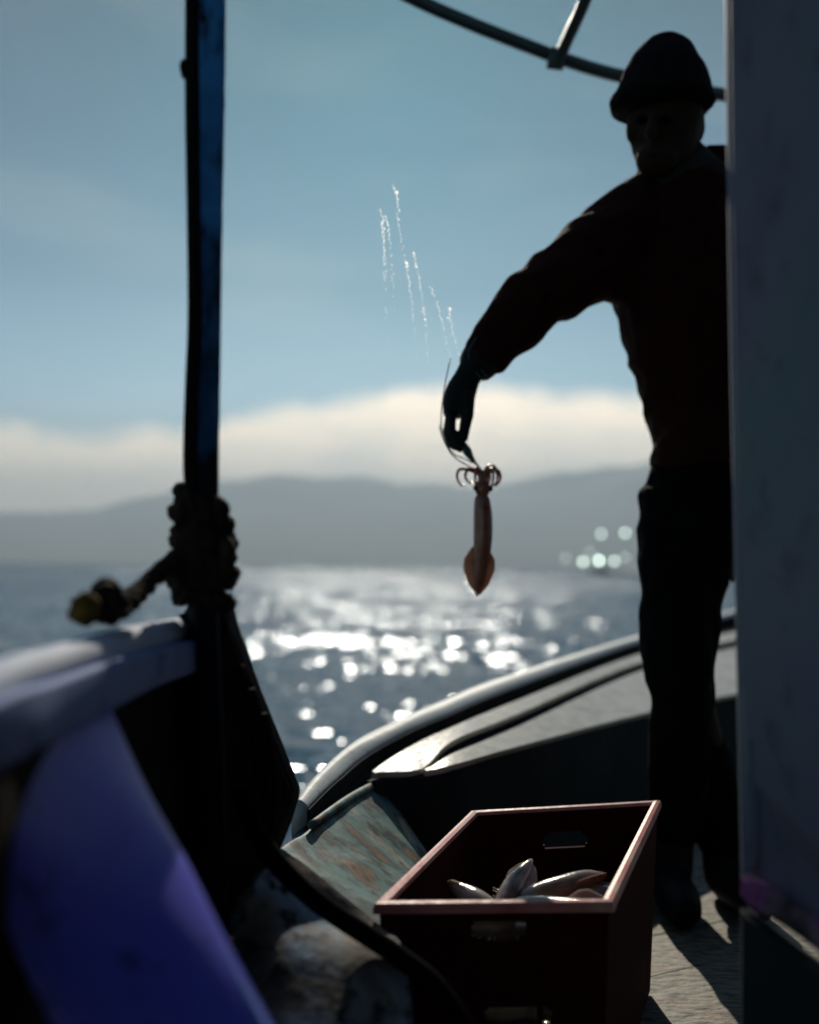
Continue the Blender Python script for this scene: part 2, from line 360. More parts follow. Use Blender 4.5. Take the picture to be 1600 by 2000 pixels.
    o = link('sea', me, m_); return tagit(o, kind='structure')
sea()

# ------------------------------------------------------------------ mountains
def hills():
    prof = [(-60, 60), (-40, 90), (-30, 70), (-22, 92), (-17, 102), (-13, 140), (-10, 165), (-7, 182), (-3, 172), (3, 168), (7, 180), (13, 210), (20, 235), (30, 250), (45, 200), (60, 160)]
    pa = np.array(prof, float)
    azs = np.linspace(-60, 60, 420); rs = np.linspace(5600, 11500, 60)
    vs = []; fs = []
    for i, a in enumerate(azs):
        h = np.interp(a, pa[:, 0], pa[:, 1]) / F * 8000
        for j, r in enumerate(rs):
            u = (r - 5600) / (8000 - 5600); v_ = (11500 - r) / 3500
            e = min(1, max(0, u)) ** .9 if r < 8000 else max(0, min(1, v_)) ** .8
            x, y = r * math.sin(R(a)), r * math.cos(R(a))
            q = Vector((x / 900, y / 900, 3)); nz = noise.fractal(q, 1, 2.1, 5)
            z = h * e * (1 + .07 * nz) + 24 * nz * e - 4
            vs.append((x, y, z * (r / 8000)))
    m = len(rs)
    for i in range(len(azs) - 1):
        for j in range(m - 1): fs.append((i * m + j, (i + 1) * m + j, (i + 1) * m + j + 1, i * m + j + 1))
    mt = material('hill_cover', [(.35, (.035, .05, .03)), (.65, (.09, .085, .06))], .004, .9, bump=0)
    tagit(from_data('hills', vs, fs, mt), kind='structure')
hills()

# ------------------------------------------------------------------ the boat we stand on
boat = thing('fishing_boat', 'blue and white wooden fishing boat whose deck and low gunwale fill the foreground', 'fishing boat', (0, 1.0, DECK))

# --- low stepped gunwale on the far side
ZL = {  # per line: (px, py, z)
 0: [(575,1562,1.60),(622,1505,1.76),(700,1443,2.02),(790,1400,2.20),(862,1370,2.38),(990,1320,2.75),(1250,1240,3.66),(1450,1188,4.25),(1750,1128,4.9)],
 1: [(600,1577,1.58),(650,1528,1.72),(712,1476,1.95),(798,1428,2.10),(866,1399,2.27),(996,1345,2.62),(1250,1254,3.50),(1450,1198,4.10),(1750,1140,4.75)],
 2: [(632,1597,1.57),(678,1560,1.71),(722,1509,1.93),(800,1458,2.08),(872,1424,2.25),(1000,1371,2.60),(1250,1276,3.48),(1450,1231,4.07),(1750,1180,4.72)],
 3: [(634,1598,1.57),(680,1561,1.71),(726,1511,1.91),(822,1500,1.965),(884,1446,2.17),(1005,1396,2.50),(1250,1293,3.35),(1450,1247,3.92),(1750,1200,4.55)],
 4: [(636,1599,1.57),(682,1562,1.71),(730,1512,1.905),(828,1502,1.96),(890,1468,2.15),(1008,1419,2.48),(1250,1310,3.33),(1450,1262,3.90),(1750,1216,4.53)],
 5: [(638,1600,1.57),(684,1563,1.71),(736,1513,1.89),(834,1504,1.94),(894,1490,1.99),(1010,1457,2.20),(1255,1393,2.75),(1450,1352,3.17),(1750,1296,3.7)]}
def gunwale():
    NS = 14
    W = {i: [P(*p) for p in ZL[i]] for i in (0, 5)}
    for i in (1, 2, 3, 4):            # the bands between lie in one gently sloping top surface
        W[i] = []
        for j, (x, y, z) in enumerate(ZL[i]):
            A, B = W[5][j], W[0][j]; d = P(x, y, 1) - CM.translation
            ax = Vector((d.x, d.y)).length; sl = d.z / ax
            ra, rb = Vector((A.x, A.y)).length, Vector((B.x, B.y)).length; za, zb = A.z - CAM_H, B.z - CAM_H
            den = (zb - za) - sl * (rb - ra); t_ = (sl * ra - za) / den if abs(den) > 1e-6 else 0
            t_ = min(max(t_, -.2), 1.2); rr = ra + t_ * (rb - ra); W[i].append(CM.translation + d * (rr / ax))
    L = [cr_path(W[i], NS) for i in range(6)]
    L = [[Vector(v) for v in l] for l in L]
    n = len(L[0])
    def strip(name, lines, mat, par, th=0.0):
        vs = []; fs = []
        n_ = len(lines[0])
        for i in range(n_):
            for l in lines: vs.append(l[i])
        k = len(lines)
        for i in range(n_ - 1):
            for j in range(k - 1): fs.append((i * k + j, (i + 1) * k + j, (i + 1) * k + j + 1, i * k + j + 1))
        return from_data(name, vs, fs, mat, par, False)
    # outer rail: rounded cross-section closed body
    def body(name, a, b, c, mat, par, depth, rnd=.012):
        vs = []; fs = []
        for i in range(n):
            A, B, C = a[i], b[i], c[i]
            out_ = (A - B).normalized()
            ring = [C, C.lerp(B, .6), B + (C - B) * .12, B + out_ * rnd * .5 + Vector((0, 0, rnd * .35)), A.lerp(B, .5) + Vector((0, 0, rnd * .7)), A - out_ * .004 + Vector((0, 0, rnd * .2)),
                    A + out_ * .006 - Vector((0, 0, .012)), A + out_ * .004 - Vector((0, 0, depth)), C - Vector((0, 0, .002)) + out_ * .0]
            ring[-1] = C + Vector((0, 0, -depth * .3))
            vs += ring
        k = 9
        for i in range(n - 1):
            for j in range(k): fs.append((i * k + j, (i + 1) * k + j, (i + 1) * k + (j + 1) % k, i * k + (j + 1) % k))
        fs.append(tuple(range(k))); fs.append(tuple((n - 1) * k + j for j in range(k)))
        return from_data(name, vs, fs, mat, par, True)
    rail = body('rail', L[0], L[1], [v - Vector((0, 0, .008)) for v in L[1]], M['rail'], boat, .06, .006)
    L1n = []
    for i in range(n):
        d = L[5][i] - L[0][i]; d.z = 0; d = d.normalized() if d.length > .08 else Vector((.3, -.95, 0)); L1n.append(L[1][i] + d * .005)
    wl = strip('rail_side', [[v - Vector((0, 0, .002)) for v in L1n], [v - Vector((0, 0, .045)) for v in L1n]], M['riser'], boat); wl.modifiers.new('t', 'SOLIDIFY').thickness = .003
    def solid(name, a, b, mat, dz, i0=0):
        a, b = a[i0:], b[i0:]
        o = strip(name, [[v + Vector((0, 0, dz)) for v in a], [v + Vector((0, 0, dz)) for v in b]], mat, boat)
        sm = o.modifiers.new('t', 'SOLIDIFY'); sm.thickness = .012; sm.offset = 0; return o
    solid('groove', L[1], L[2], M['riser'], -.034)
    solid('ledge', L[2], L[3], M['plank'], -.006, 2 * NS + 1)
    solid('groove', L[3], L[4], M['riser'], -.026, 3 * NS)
    solid('side_deck', L[4], L[5], M['plank'], -.006, 3 * NS)
    # coaming: inner face from the side deck to the floor, with its own thickness
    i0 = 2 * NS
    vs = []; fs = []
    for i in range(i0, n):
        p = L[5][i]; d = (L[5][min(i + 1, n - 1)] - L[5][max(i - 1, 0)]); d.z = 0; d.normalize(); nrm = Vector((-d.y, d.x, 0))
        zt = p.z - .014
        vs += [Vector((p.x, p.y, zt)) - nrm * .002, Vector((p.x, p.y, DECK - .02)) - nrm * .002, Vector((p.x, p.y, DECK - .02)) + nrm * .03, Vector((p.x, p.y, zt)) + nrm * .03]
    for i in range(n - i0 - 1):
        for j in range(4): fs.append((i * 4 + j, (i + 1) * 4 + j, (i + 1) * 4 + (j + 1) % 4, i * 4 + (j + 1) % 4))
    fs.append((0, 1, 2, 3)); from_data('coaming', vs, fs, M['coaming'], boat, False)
    # outer planking down to the water
    vs = []; fs = []
    for i in range(n):
        p = L[0][i]; vs += [p + Vector((0, 0, -.02)), Vector((p.x - .03, p.y + .02, p.z - .5)), Vector((p.x + .12, p.y - .12, -.3))]
    for i in range(n - 1):
        for j in range(2): fs.append((i * 3 + j, (i + 1) * 3 + j, (i + 1) * 3 + j + 1, i * 3 + j + 1))
    o = from_data('outer_planking', vs, fs, M['band_paint'], boat); sm = o.modifiers.new('t', 'SOLIDIFY'); sm.thickness = .02
gunwale()

# --- deck boards
def deck():
    vs = []; bm = bmesh.new()
    d = Vector((1, .55, 0)).normalized(); nrm = Vector((-d.y, d.x, 0))
    for k in range(-9, 14):
        w_ = .15; c = Vector((.5, 1.6, DECK - .0125)) + nrm * (k * w_ + .0)
        x0, x1 = -2.6, 2.4
        hw_ = w_ / 2 - .0012; a = [c + d * x0 + nrm * hw_, c + d * x1 + nrm * hw_, c + d * x1 - nrm * hw_, c + d * x0 - nrm * hw_]
        jz = random.uniform(-.0015, .0015)
        top = [bm.verts.new(p + Vector((0, 0, .0125 + jz))) for p in a]; bot = [bm.verts.new(p - Vector((0, 0, .0125))) for p in a]
        bm.faces.new(top[::-1]); bm.faces.new(bot)
        for i in range(4): bm.faces.new((top[i], top[(i + 1) % 4], bot[(i + 1) % 4], bot[i]))
    for (ax, ay), (bx, by) in (((-.37, -1.5), (-.29, 1.10)), ((-.29, 1.10), (-.05, 1.95)), ((-.05, 1.95), (1.8, 3.95)), ((2.1, 4.2), (2.1, -1.5))):   # trimmed to the hull's outline
        nn_ = Vector((-(by - ay), bx - ax, 0)).normalized()
        bmesh.ops.bisect_plane(bm, geom=bm.verts[:] + bm.edges[:] + bm.faces[:], plane_co=(ax, ay, 0), plane_no=nn_, clear_outer=True)
    bmesh.ops.recalc_face_normals(bm, faces=bm.faces)
    me = bpy.data.meshes.new('deck'); bm.to_mesh(me); bm.free(); link('deck', me, M['deck'], boat, False)
    # bilge under the boards
    box('hull_bottom', (.85, .3, DECK - .12), (2.2, 2.9, .1), M['dark_wood'], boat)
deck()

# --- high bulwark on the near left with its rounded cap
CT = [(-420,1420,.56),(-200,1335,.64),(0,1268,.76),(100,1245,.86),(200,1220,.98),(290,1203,1.09),(372,1190,1.20)]
CB = [(-420,1580,.46),(-200,1440,.545),(0,1338,.665),(100,1310,.77),(200,1277,.89),(290,1254,1.01),(372,1236,1.13)]
BT = [(-420,1600,.48),(-200,1458,.565),(0,1358,.683),(100,1328,.788),(200,1293,.908),(290,1268,1.022),(372,1250,1.142)]
BB = [(-420,1760,.475),(-200,1610,.56),(0,1492,.68),(100,1440,.785),(200,1388,.905),(290,1342,1.02),(372,1312,1.14)]
def bulwark():
    ct, cb, bt, bb = ([Vector(v) for v in cr_path([P(*p) for p in q], 8)] for q in (CT, CB, BT, BB))
    n = len(ct)
    vs = []; fs = []; K = 12
    for i in range(n):
        A = ct[i]; B = cb[i]; c = A.lerp(B, .5) ; up = (A - B) * .5; d = (ct[min(i + 1, n - 1)] - ct[max(i - 1, 0)]).normalized()
        o_ = up.normalized().cross(d).normalized()
        if o_.dot(Vector((0, 1, 0)) + Vector((-1, 0, 0))) < 0: o_ = -o_
        hw = .045
        for k in range(K):
            an = 2 * math.pi * k / K; ca, sa = math.cos(an), math.sin(an)
            se = lambda v: math.copysign(abs(v) ** .55, v)
            vs.append(c + o_ * (hw * (1 + se(ca)) - .0) + up * se(sa))
    for i in range(n - 1):
        for k in range(K): fs.append((i * K + k, i * K + (k + 1) % K, (i + 1) * K + (k + 1) % K, (i + 1) * K + k))
    fs.append(tuple(range(K))); fs.append(tuple((n - 1) * K + k for k in range(K)))
    from_data('bulwark_cap', vs, fs, M['cap_paint'], boat)
    def plate(name, a, b, mat, th, off=Vector((0, 0, 0)), par=boat):
        vs = []; fs = []
        for i in range(n): vs += [a[i] + off, b[i] + off]
        for i in range(n - 1): fs.append((2 * i, 2 * i + 2, 2 * i + 3, 2 * i + 1))
        o = from_data(name, vs, fs, mat, par, True); sm = o.modifiers.new('t', 'SOLIDIFY'); sm.thickness = th; sm.offset = 0
        bv = o.modifiers.new('b', 'BEVEL'); bv.width = .004; bv.segments = 2; return o
    bk = Vector((-.02, .03, 0))
    plate('rubbing_band', bt, bb, M['band_paint'], .022)
    # inner planking behind, down to the floor
    low = [Vector((p.x + .04, p.y - .03, DECK - .02)) + bk for p in bb]
    top = [p + bk for p in cb]
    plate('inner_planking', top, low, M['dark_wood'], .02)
    ol = [Vector((p.x - .10, p.y + .10, p.z - .03)) for p in cb]; oll = [Vector((p.x - .10, p.y + .10, -.3)) for p in cb]
    plate('outer_planking', ol, oll, M['band_paint'], .02)
bulwark()
# wide blue frame board leaning against the inside of the bulwark
fl_ = [P(-190,1440,.66), P(-150,1520,.67), P(-60,1660,.69), P(20,1840,.70), P(105,1990,.70), P(205,2150,.70)]
fr_ = [P(180,1375,.945), P(196,1412,.93), P(262,1560,.88), P(345,1710,.84), P(425,1870,.80), P(540,2080,.76)]
loft('frame_board', fl_, fr_, M['blue_paint'], .03, boat, .012, (.3, -.9, .2), 14, 8)
edge_pts = [(197,1424,.915),(260,1556,.870),(343,1706,.830),(423,1866,.790),(536,2070,.750)]
tube('frame_edge', [(*P(*p), .0085) for p in edge_pts], M['edge_paint'], boat, 10, 5)

# --- post at the end of the bulwark and the dark end planking under it
post = [(402,-900,1.14,74,.03),(403,-400,1.14,74,.03),(404,-60,1.14,74,.030),(404,150,1.14,72,.03),(403,420,1.14,64,.03),(400,700,1.14,62,.03),(396,1000,1.14,62,.03),(398,1250,1.14,64,.03),(405,1500,1.14,70,.03),(410,1850,1.15,76,.03)]
def postmesh():
    rows = cr_path([(p[0], p[1], p[2], p[3]) for p in post], 14); vs = []; fs = []
    K = 8
    for i, r in enumerate(rows):
        wob = 4.0 * noise.noise(Vector((i * .23, 1, 1))) + 2.0 * noise.noise(Vector((i * .9, 4, 1)))
        hw = r[3] / 2; z = r[2]
        lft = r[0] - hw + wob; rgt = r[0] + hw + 1.2 * noise.noise(Vector((i * .5, 9, 1)))
        c0 = lft + (rgt - lft) * .30
        pts = [(lft + 2, z + .012), (lft + 5, z + .004), (c0 - 3, z - .014), (c0 + 3, z - .016), (rgt - 5, z - .010), (rgt, z - .002), (rgt - 2, z + .030), (lft + 6, z + .034)]
        vs += [P(x, r[1], zz) for x, zz in pts]
    for i in range(len(rows) - 1):
        for k in range(K): fs.append((i * K + k, i * K + (k + 1) % K, (i + 1) * K + (k + 1) % K, (i + 1) * K + k))
    fs.append(tuple(range(K))); fs.append(tuple((len(rows) - 1) * K + k for k in range(K)))
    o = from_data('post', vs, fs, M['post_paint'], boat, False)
    return o
postmesh()
# added dark strip: shade on the post's left side, put into colour
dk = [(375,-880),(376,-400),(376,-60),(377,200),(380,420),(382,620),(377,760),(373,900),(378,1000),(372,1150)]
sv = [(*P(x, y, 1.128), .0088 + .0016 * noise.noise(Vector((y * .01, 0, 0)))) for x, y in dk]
tube('post_shade_strip', sv, M['dark_wood'], boat, 10, 8)
tube('bolt_head', [(*P(352,134,1.13), .004), (*P(357,134,1.13), .010), (*P(368,136,1.13), .011)], M['rope'], boat, 10, 4)

ep = [(352,1192,1.16),(432,1150,1.17),(446,1215,1.18),(492,1345,1.24),(535,1450,1.30),(577,1556,1.36),(556,1625,1.33),(520,1700,1.26),(470,1790,1.20),(432,1900,1.16),(360,1760,1.14),(300,1650,1.13),(235,1480,1.12),(262,1330,1.12)]
slab('end_planking', [P(*p) for p in ep], .045, M['dark_wood'], boat, .006, axis=(.1, 1, 0))
for dx, zz in ((0, 0), (38, .012), (78, .02)):
    tube('plank_seam', [(*P(470 + dx * .6, 1300 + dx * 1.2, 1.205 + zz), .0045), (*P(500 + dx * .5, 1480 + dx * .7, 1.215 + zz), .0055), (*P(486 + dx * .5, 1640, 1.20 + zz), .004)], M['dark_wood'], boat, 8, 5)

# --- mottled painted sloping board and the worn box side below it
mb = [(565,1640,1.46),(640,1585,1.62),(742,1530,1.95),(795,1600,1.90),(850,1682,1.84),(742,1785,1.50),(640,1742,1.36),(530,1700,1.28)]
def panel_grid(name, quad, mat, th, par, label=None, nx=24, ny=16, bumpz=.004):
    a, b, c, d = [Vector(q) for q in quad]; vs = []; fs = []
    for j in range(ny + 1):
        for i in range(nx + 1):
            u, v = i / nx, j / ny; p = (a.lerp(b, u)).lerp(d.lerp(c, u), v)
            p = p + Vector((0, 0, bumpz * noise.noise(p * 14)))
            vs.append(p)
    for j in range(ny):
        for i in range(nx): q = j * (nx + 1) + i; fs.append((q, q + 1, q + nx + 2, q + nx + 1))
    o = from_data(name, vs, fs, mat, par); sm = o.modifiers.new('t', 'SOLIDIFY'); sm.thickness = th; sm.offset = -1 if True else 1
    bv = o.modifiers.new('b', 'BEVEL'); bv.width = .006; bv.segments = 3; return o
o = panel_grid('sloping_board', [P(545,1655,1.42), P(742,1528,1.95), P(856,1690,1.80), P(752,1815,1.33)], M['mottled'], .03, boat)
o['label'] = 'mottled green painted board with rust patches'
ll = [(562,1688,1.25),(500,1722,1.20),(464,1800,1.15),(440,1900,1.10),(380,2160,.98)]
lr = [(566,1692,1.25),(650,1758,1.24),(735,1832,1.22),(788,1892,1.15),(812,2160,1.0)]
o = loft('worn_locker', [P(*p) for p in ll], [P(*p) for p in lr], M['worn_brown'], .03, boat, .0, (0, -.3, 1), 16, 7, .001)
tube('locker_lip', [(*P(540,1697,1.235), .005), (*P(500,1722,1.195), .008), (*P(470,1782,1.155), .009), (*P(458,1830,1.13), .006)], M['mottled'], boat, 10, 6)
o['label'] = 'worn brown and blue stained wood'
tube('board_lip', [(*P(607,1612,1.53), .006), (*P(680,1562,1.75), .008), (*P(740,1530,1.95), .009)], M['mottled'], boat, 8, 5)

# --- wheelhouse: the wall on the right, unseen light-blocking roof and walls round the camera
wall = [(1416,-260,1.06),(1421,200,1.06),(1429,700,1.06),(1437,1100,1.06),(1446,1500,1.06),(1452,1755,1.06),(1760,1990,.86),(1900,1990,.70),(1900,-260,.70)]
slab('wheelhouse_wall', [P(*p) for p in wall], .035, M['wall'], boat, .010, axis=(.25, 1, 0))
tube('wall_seam', [(*P(1470,1430,1.035), .004), (*P(1478,1560,1.033), .005), (*P(1474,1700,1.035), .004)], M['wall'], boat, 8, 4)
slab('toe_rail', [P(1449,1706,1.02), P(1520,1745,.975), P(1600,1797,.925), P(1700,1865,.86), P(1700,1925,.86), P(1600,1858,.925), P(1520,1805,.975), P(1449,1764,1.02)], .014, M['toe'], boat, .005, axis=(.25, 1, 0))
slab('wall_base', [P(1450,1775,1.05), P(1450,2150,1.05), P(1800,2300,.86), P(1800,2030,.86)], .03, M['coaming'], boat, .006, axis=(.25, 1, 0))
box('roof_blocker', (1.15, -.35, CAM_H + 1.08), (2.1, 4.0, .05), M['coaming'], boat)  # unseen roof, added to keep overhead sky light off the figure
box('back_blocker', (1.0, -1.6, CAM_H + .15), (2.3, .05, 1.75), M['coaming'], boat)  # unseen wall, sized to block sky light from behind
box('side_blocker', (2.05, .1, CAM_H + .15), (.05, 3.3, 1.75), M['coaming'], boat)  # unseen side wall, also there to block sky light

# --- canopy frame tubes
t1 = [(250,-420,2.42),(440,-230,2.43),(640,-95,2.45),(790,-12,2.46),(900,38,2.48),(1010,82,2.5),(1090,112,2.52),(1170,138,2.55),(1250,156,2.58),(1420,186,2.62),(1600,205,2.66)]
tube('canopy_hoop', [(*P(*p), .0165) for p in t1], M['frame_tube'], boat, 14, 5)
tube('canopy_strut', [(*P(1185,-130,2.2), .0145), (*P(1147,-10,2.33), .0145), (*P(1112,70,2.44), .0145), (*P(1087,124,2.505), .0145)], M['frame_tube'], boat, 14, 4)
tube('tube_clamp', [(*P(1092,96,2.49), .021), (*P(1087,112,2.50), .022), (*P(1083,136,2.51), .021)], M['frame_tube'], boat, 12, 3)

# ------------------------------------------------------------------ rope lashed round the post
def twisted(path, r, strands=3, pitch=.06, segs=7):
    a = cr_path(path, 10); ds = []
    L = 0; acc = [0]
    for i in range(1, len(a)): L += float(np.linalg.norm(a[i][:3] - a[i - 1][:3])); acc.append(L)
    for s in range(strands):
        up = None; rows = []
        for i in range(len(a)):
            t = Vector(a[min(i + 1, len(a) - 1)][:3] - a[max(i - 1, 0)][:3]).normalized()
            if up is None: up = t.orthogonal().normalized()
            up = (up - t * up.dot(t)).normalized(); b = t.cross(up); an = 2 * math.pi * (acc[i] / pitch + s / strands)
            rr = r * a[i][3] if len(a[i]) > 3 else r
            p = Vector(a[i][:3]) + (up * math.cos(an) + b * math.sin(an)) * rr * .5
            rows.append((*p, rr * .62))
        ds.append(tube_data(rows, segs, 1))
    return join_data(ds)
rope = thing('mooring_rope', 'dark old rope lashed round the blue post with its tail lying on the bulwark cap', 'rope', P(396,1080,1.14))
ds = []
for k in range(13):
    y = 985 + k * 15; rx = (40 + 12 * math.sin(k / 12 * 2.6) + random.uniform(-4, 5)) / F * 1.14; c = P(396 + random.uniform(-4, 4), y, 1.15)
    ring = []
    tilt = random.uniform(-.02, .02)
    for q in range(14):
        an = q / 13 * 2 * math.pi * 1.0; ring.append((c.x + rx * math.cos(an), c.y - (.026 + .010 * math.sin(k * .25)) * math.sin(an), c.z + tilt * math.cos(an) , 1.0))
    ds.append(twisted(ring, .0095, 3, .05, 6))
v, f = join_data(ds); from_data('lashing', v, f, M['rope'], rope)
tail = [(385,1110,1.12,1.2),(345,1100,1.11,1.25),(305,1125,1.08,1.0),(272,1158,1.05,1.1),(240,1180,1.01,1.3),(205,1190,.98,1.35),(170,1193,.955,1.3)]
v, f = twisted([(*P(a, b, c), d) for a, b, c, d in tail], .0098, 3, .06, 8); from_data('tail', v, f, M['rope'], rope)
kn = [(225,1160,1.0,1.1),(205,1150,.985,1.2),(195,1175,.97,1.3),(215,1200,.975,1.3),(238,1185,.99,1.2),(215,1165,.99,1.2)]
v, f = twisted([(*P(a, b, c), d) for a, b, c, d in kn], .0085, 3, .05, 7); from_data('knot', v, f, M['rope'], rope)
v, f = twisted([(*P(180,1192,.955), 1.4), (*P(166,1190,.95), 1.7), (*P(152,1186,.945), 1.5)], .009, 5, .08, 6); from_data('frayed_end', v, f, M['rope_gold'], rope)
for (x0, y0, x1, y1, r) in ((425,975,440,1010,.008),(437,1000,432,1030,.007),(440,1050,446,1100,.009),(444,1085,436,1120,.008),(360,1120,340,1165,.008),(372,1130,352,1178,.006),(352,985,345,1030,.007)):
    tube('rope_strand', [(*P(x0, y0, 1.12), r * .6), (*P((x0 + x1) / 2 + 3, (y0 + y1) / 2, 1.11), r), (*P(x1, y1, 1.12), r * .5)], M['rope'], rope, 8, 5)

# ------------------------------------------------------------------ hose
hz = [(470,1545,1.20),(500,1625,1.17),(545,1690,1.16),(600,1745,1.16),(660,1790,1.155),(725,1832,1.145),(785,1872,1.13),(850,1925,1.11),(905,2010,1.09),(930,2120,1.07)]
o = tube('hose', [(*P(*p), .0115) for p in hz], M['hose'], None, 14, 8)
tagit(o, 'thick black hose curving down from the dark bulwark end towards the red crate', 'hose')

# ------------------------------------------------------------------ red fish crate
TX = .355; TY = .60; CH = .22
def crate():
    fl = P(741,1768,1.235); fr = P(1190,1764,1.25); br = P(1285,1568,1.74); bl = P(925,1588,1.72)
    t = thing('fish_crate', 'open red plastic fish crate with handle slots standing on the deck', 'crate', ((fl.x + fr.x) / 2, (fl.y + br.y) / 2, DECK + .001))
    zt = [fl, fr, br, bl]; c = sum(zt, Vector()) / 4
    def at(u, v, h, inset=0.0):          # u across, v depth, h below the rim (0..1)
        p = (fl.lerp(fr, u)).lerp(bl.lerp(br, u), v)
        k = 1 - .07 * h; q = Vector((c.x + (p.x - c.x) * k, c.y + (p.y - c.y) * k, p.z))
        q.z = p.z + (DECK + .004 - p.z) * h
        d = (c - q); d.z = 0; return q + d.normalized() * inset * 1.35
    def wall_(u0, v0, u1, v1, holes, name='side_wall'):
        bm = bmesh.new(); NX, NY = 96, 56; TH = .006
        keep = {}
        def inh(a, h):
            for (a0, a1, h0, h1) in holes:
                ca, ch = (a0 + a1) / 2, (h0 + h1) / 2; e = abs((a - ca) / ((a1 - a0) / 2)) ** 4 + abs((h - ch) / ((h1 - h0) / 2)) ** 4
                if e < 1: return True
            return False
        def g(i, j, s):
            if (i, j, s) not in keep:
                a, h = i / NX, j / NY; keep[(i, j, s)] = bm.verts.new(at(u0 + (u1 - u0) * a, v0 + (v1 - v0) * a, h, TH * s))
            return keep[(i, j, s)]
        cell = {(i, j): not inh((i + .5) / NX, (j + .5) / NY) for i in range(NX) for j in range(NY)}
        for (i, j), ok in cell.items():
            if not ok: continue
            for s in (0, 1): bm.faces.new((g(i, j, s), g(i + 1, j, s), g(i + 1, j + 1, s), g(i, j + 1, s)))
            for di, dj, e in ((-1, 0, ((0, 0), (0, 1))), (1, 0, ((1, 0), (1, 1))), (0, -1, ((0, 0), (1, 0))), (0, 1, ((0, 1), (1, 1)))):
                if not cell.get((i + di, j + dj), False):
                    (p0, p1) = e; bm.faces.new((g(i + p0[0], j + p0[1], 0), g(i + p1[0], j + p1[1], 0), g(i + p1[0], j + p1[1], 1), g(i + p0[0], j + p0[1], 1)))
        bmesh.ops.recalc_face_normals(bm, faces=bm.faces)
        me = bpy.data.meshes.new(name); bm.to_mesh(me); bm.free(); return link(name, me, M['crate'], t, False)
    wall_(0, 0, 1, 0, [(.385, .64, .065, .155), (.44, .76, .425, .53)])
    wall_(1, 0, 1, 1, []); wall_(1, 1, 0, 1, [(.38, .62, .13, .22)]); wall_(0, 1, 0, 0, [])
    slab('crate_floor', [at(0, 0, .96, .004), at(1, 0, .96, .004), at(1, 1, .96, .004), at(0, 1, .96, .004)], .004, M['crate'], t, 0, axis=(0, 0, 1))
    # rim lip with rounded top
    ds = []; rl = [(0, 0), (.25, 0), (.5, 0), (.75, 0), (1, 0), (1, .25), (1, .5), (1, .75), (1, 1), (.75, 1), (.5, 1), (.25, 1), (0, 1), (0, .75), (0, .5), (0, .25)]
    vs = []; fs = []; K = 8; n = len(rl)
    for (u, v_) in rl:
        p = at(u, v_, 0); d = Vector((c.x - p.x, c.y - p.y, 0))
        ox = (0 if u in (0, 1) else None)
        dx = (1 if u == 0 else -1 if u == 1 else 0); dy = (1 if v_ == 0 else -1 if v_ == 1 else 0)
        e1 = (fr - fl).normalized() * dx + (bl - fl).normalized() * dy
        dep = .028 if v_ == 0 else .024
        prof = [(.010, -.002), (.008, .003), (.002, .0045), (-.004, .003), (-.006, -.002), (-.006, -.009), (-.003, -.009), (-.0025, -.006)]
        for a_, b_ in prof: vs.append(p + e1 * a_ * 1.0 + Vector((0, 0, b_)))
    for i in range(n):
        for k in range(K): fs.append((i * K + k, ((i + 1) % n) * K + k, ((i + 1) % n) * K + (k + 1) % K, i * K + (k + 1) % K))
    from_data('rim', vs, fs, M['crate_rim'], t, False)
    for u in (.12, .3, .7, .88):       # outside ribs on the front
        a_ = at(u, 0, .16) + Vector((0, -.003, 0)); b_ = at(u, 0, .96) + Vector((0, -.003, 0))
        tube('rib', [(*a_, .004), (*b_, .004)], M['crate'], t, 6, 1)
    return t, at
CR, at = crate()

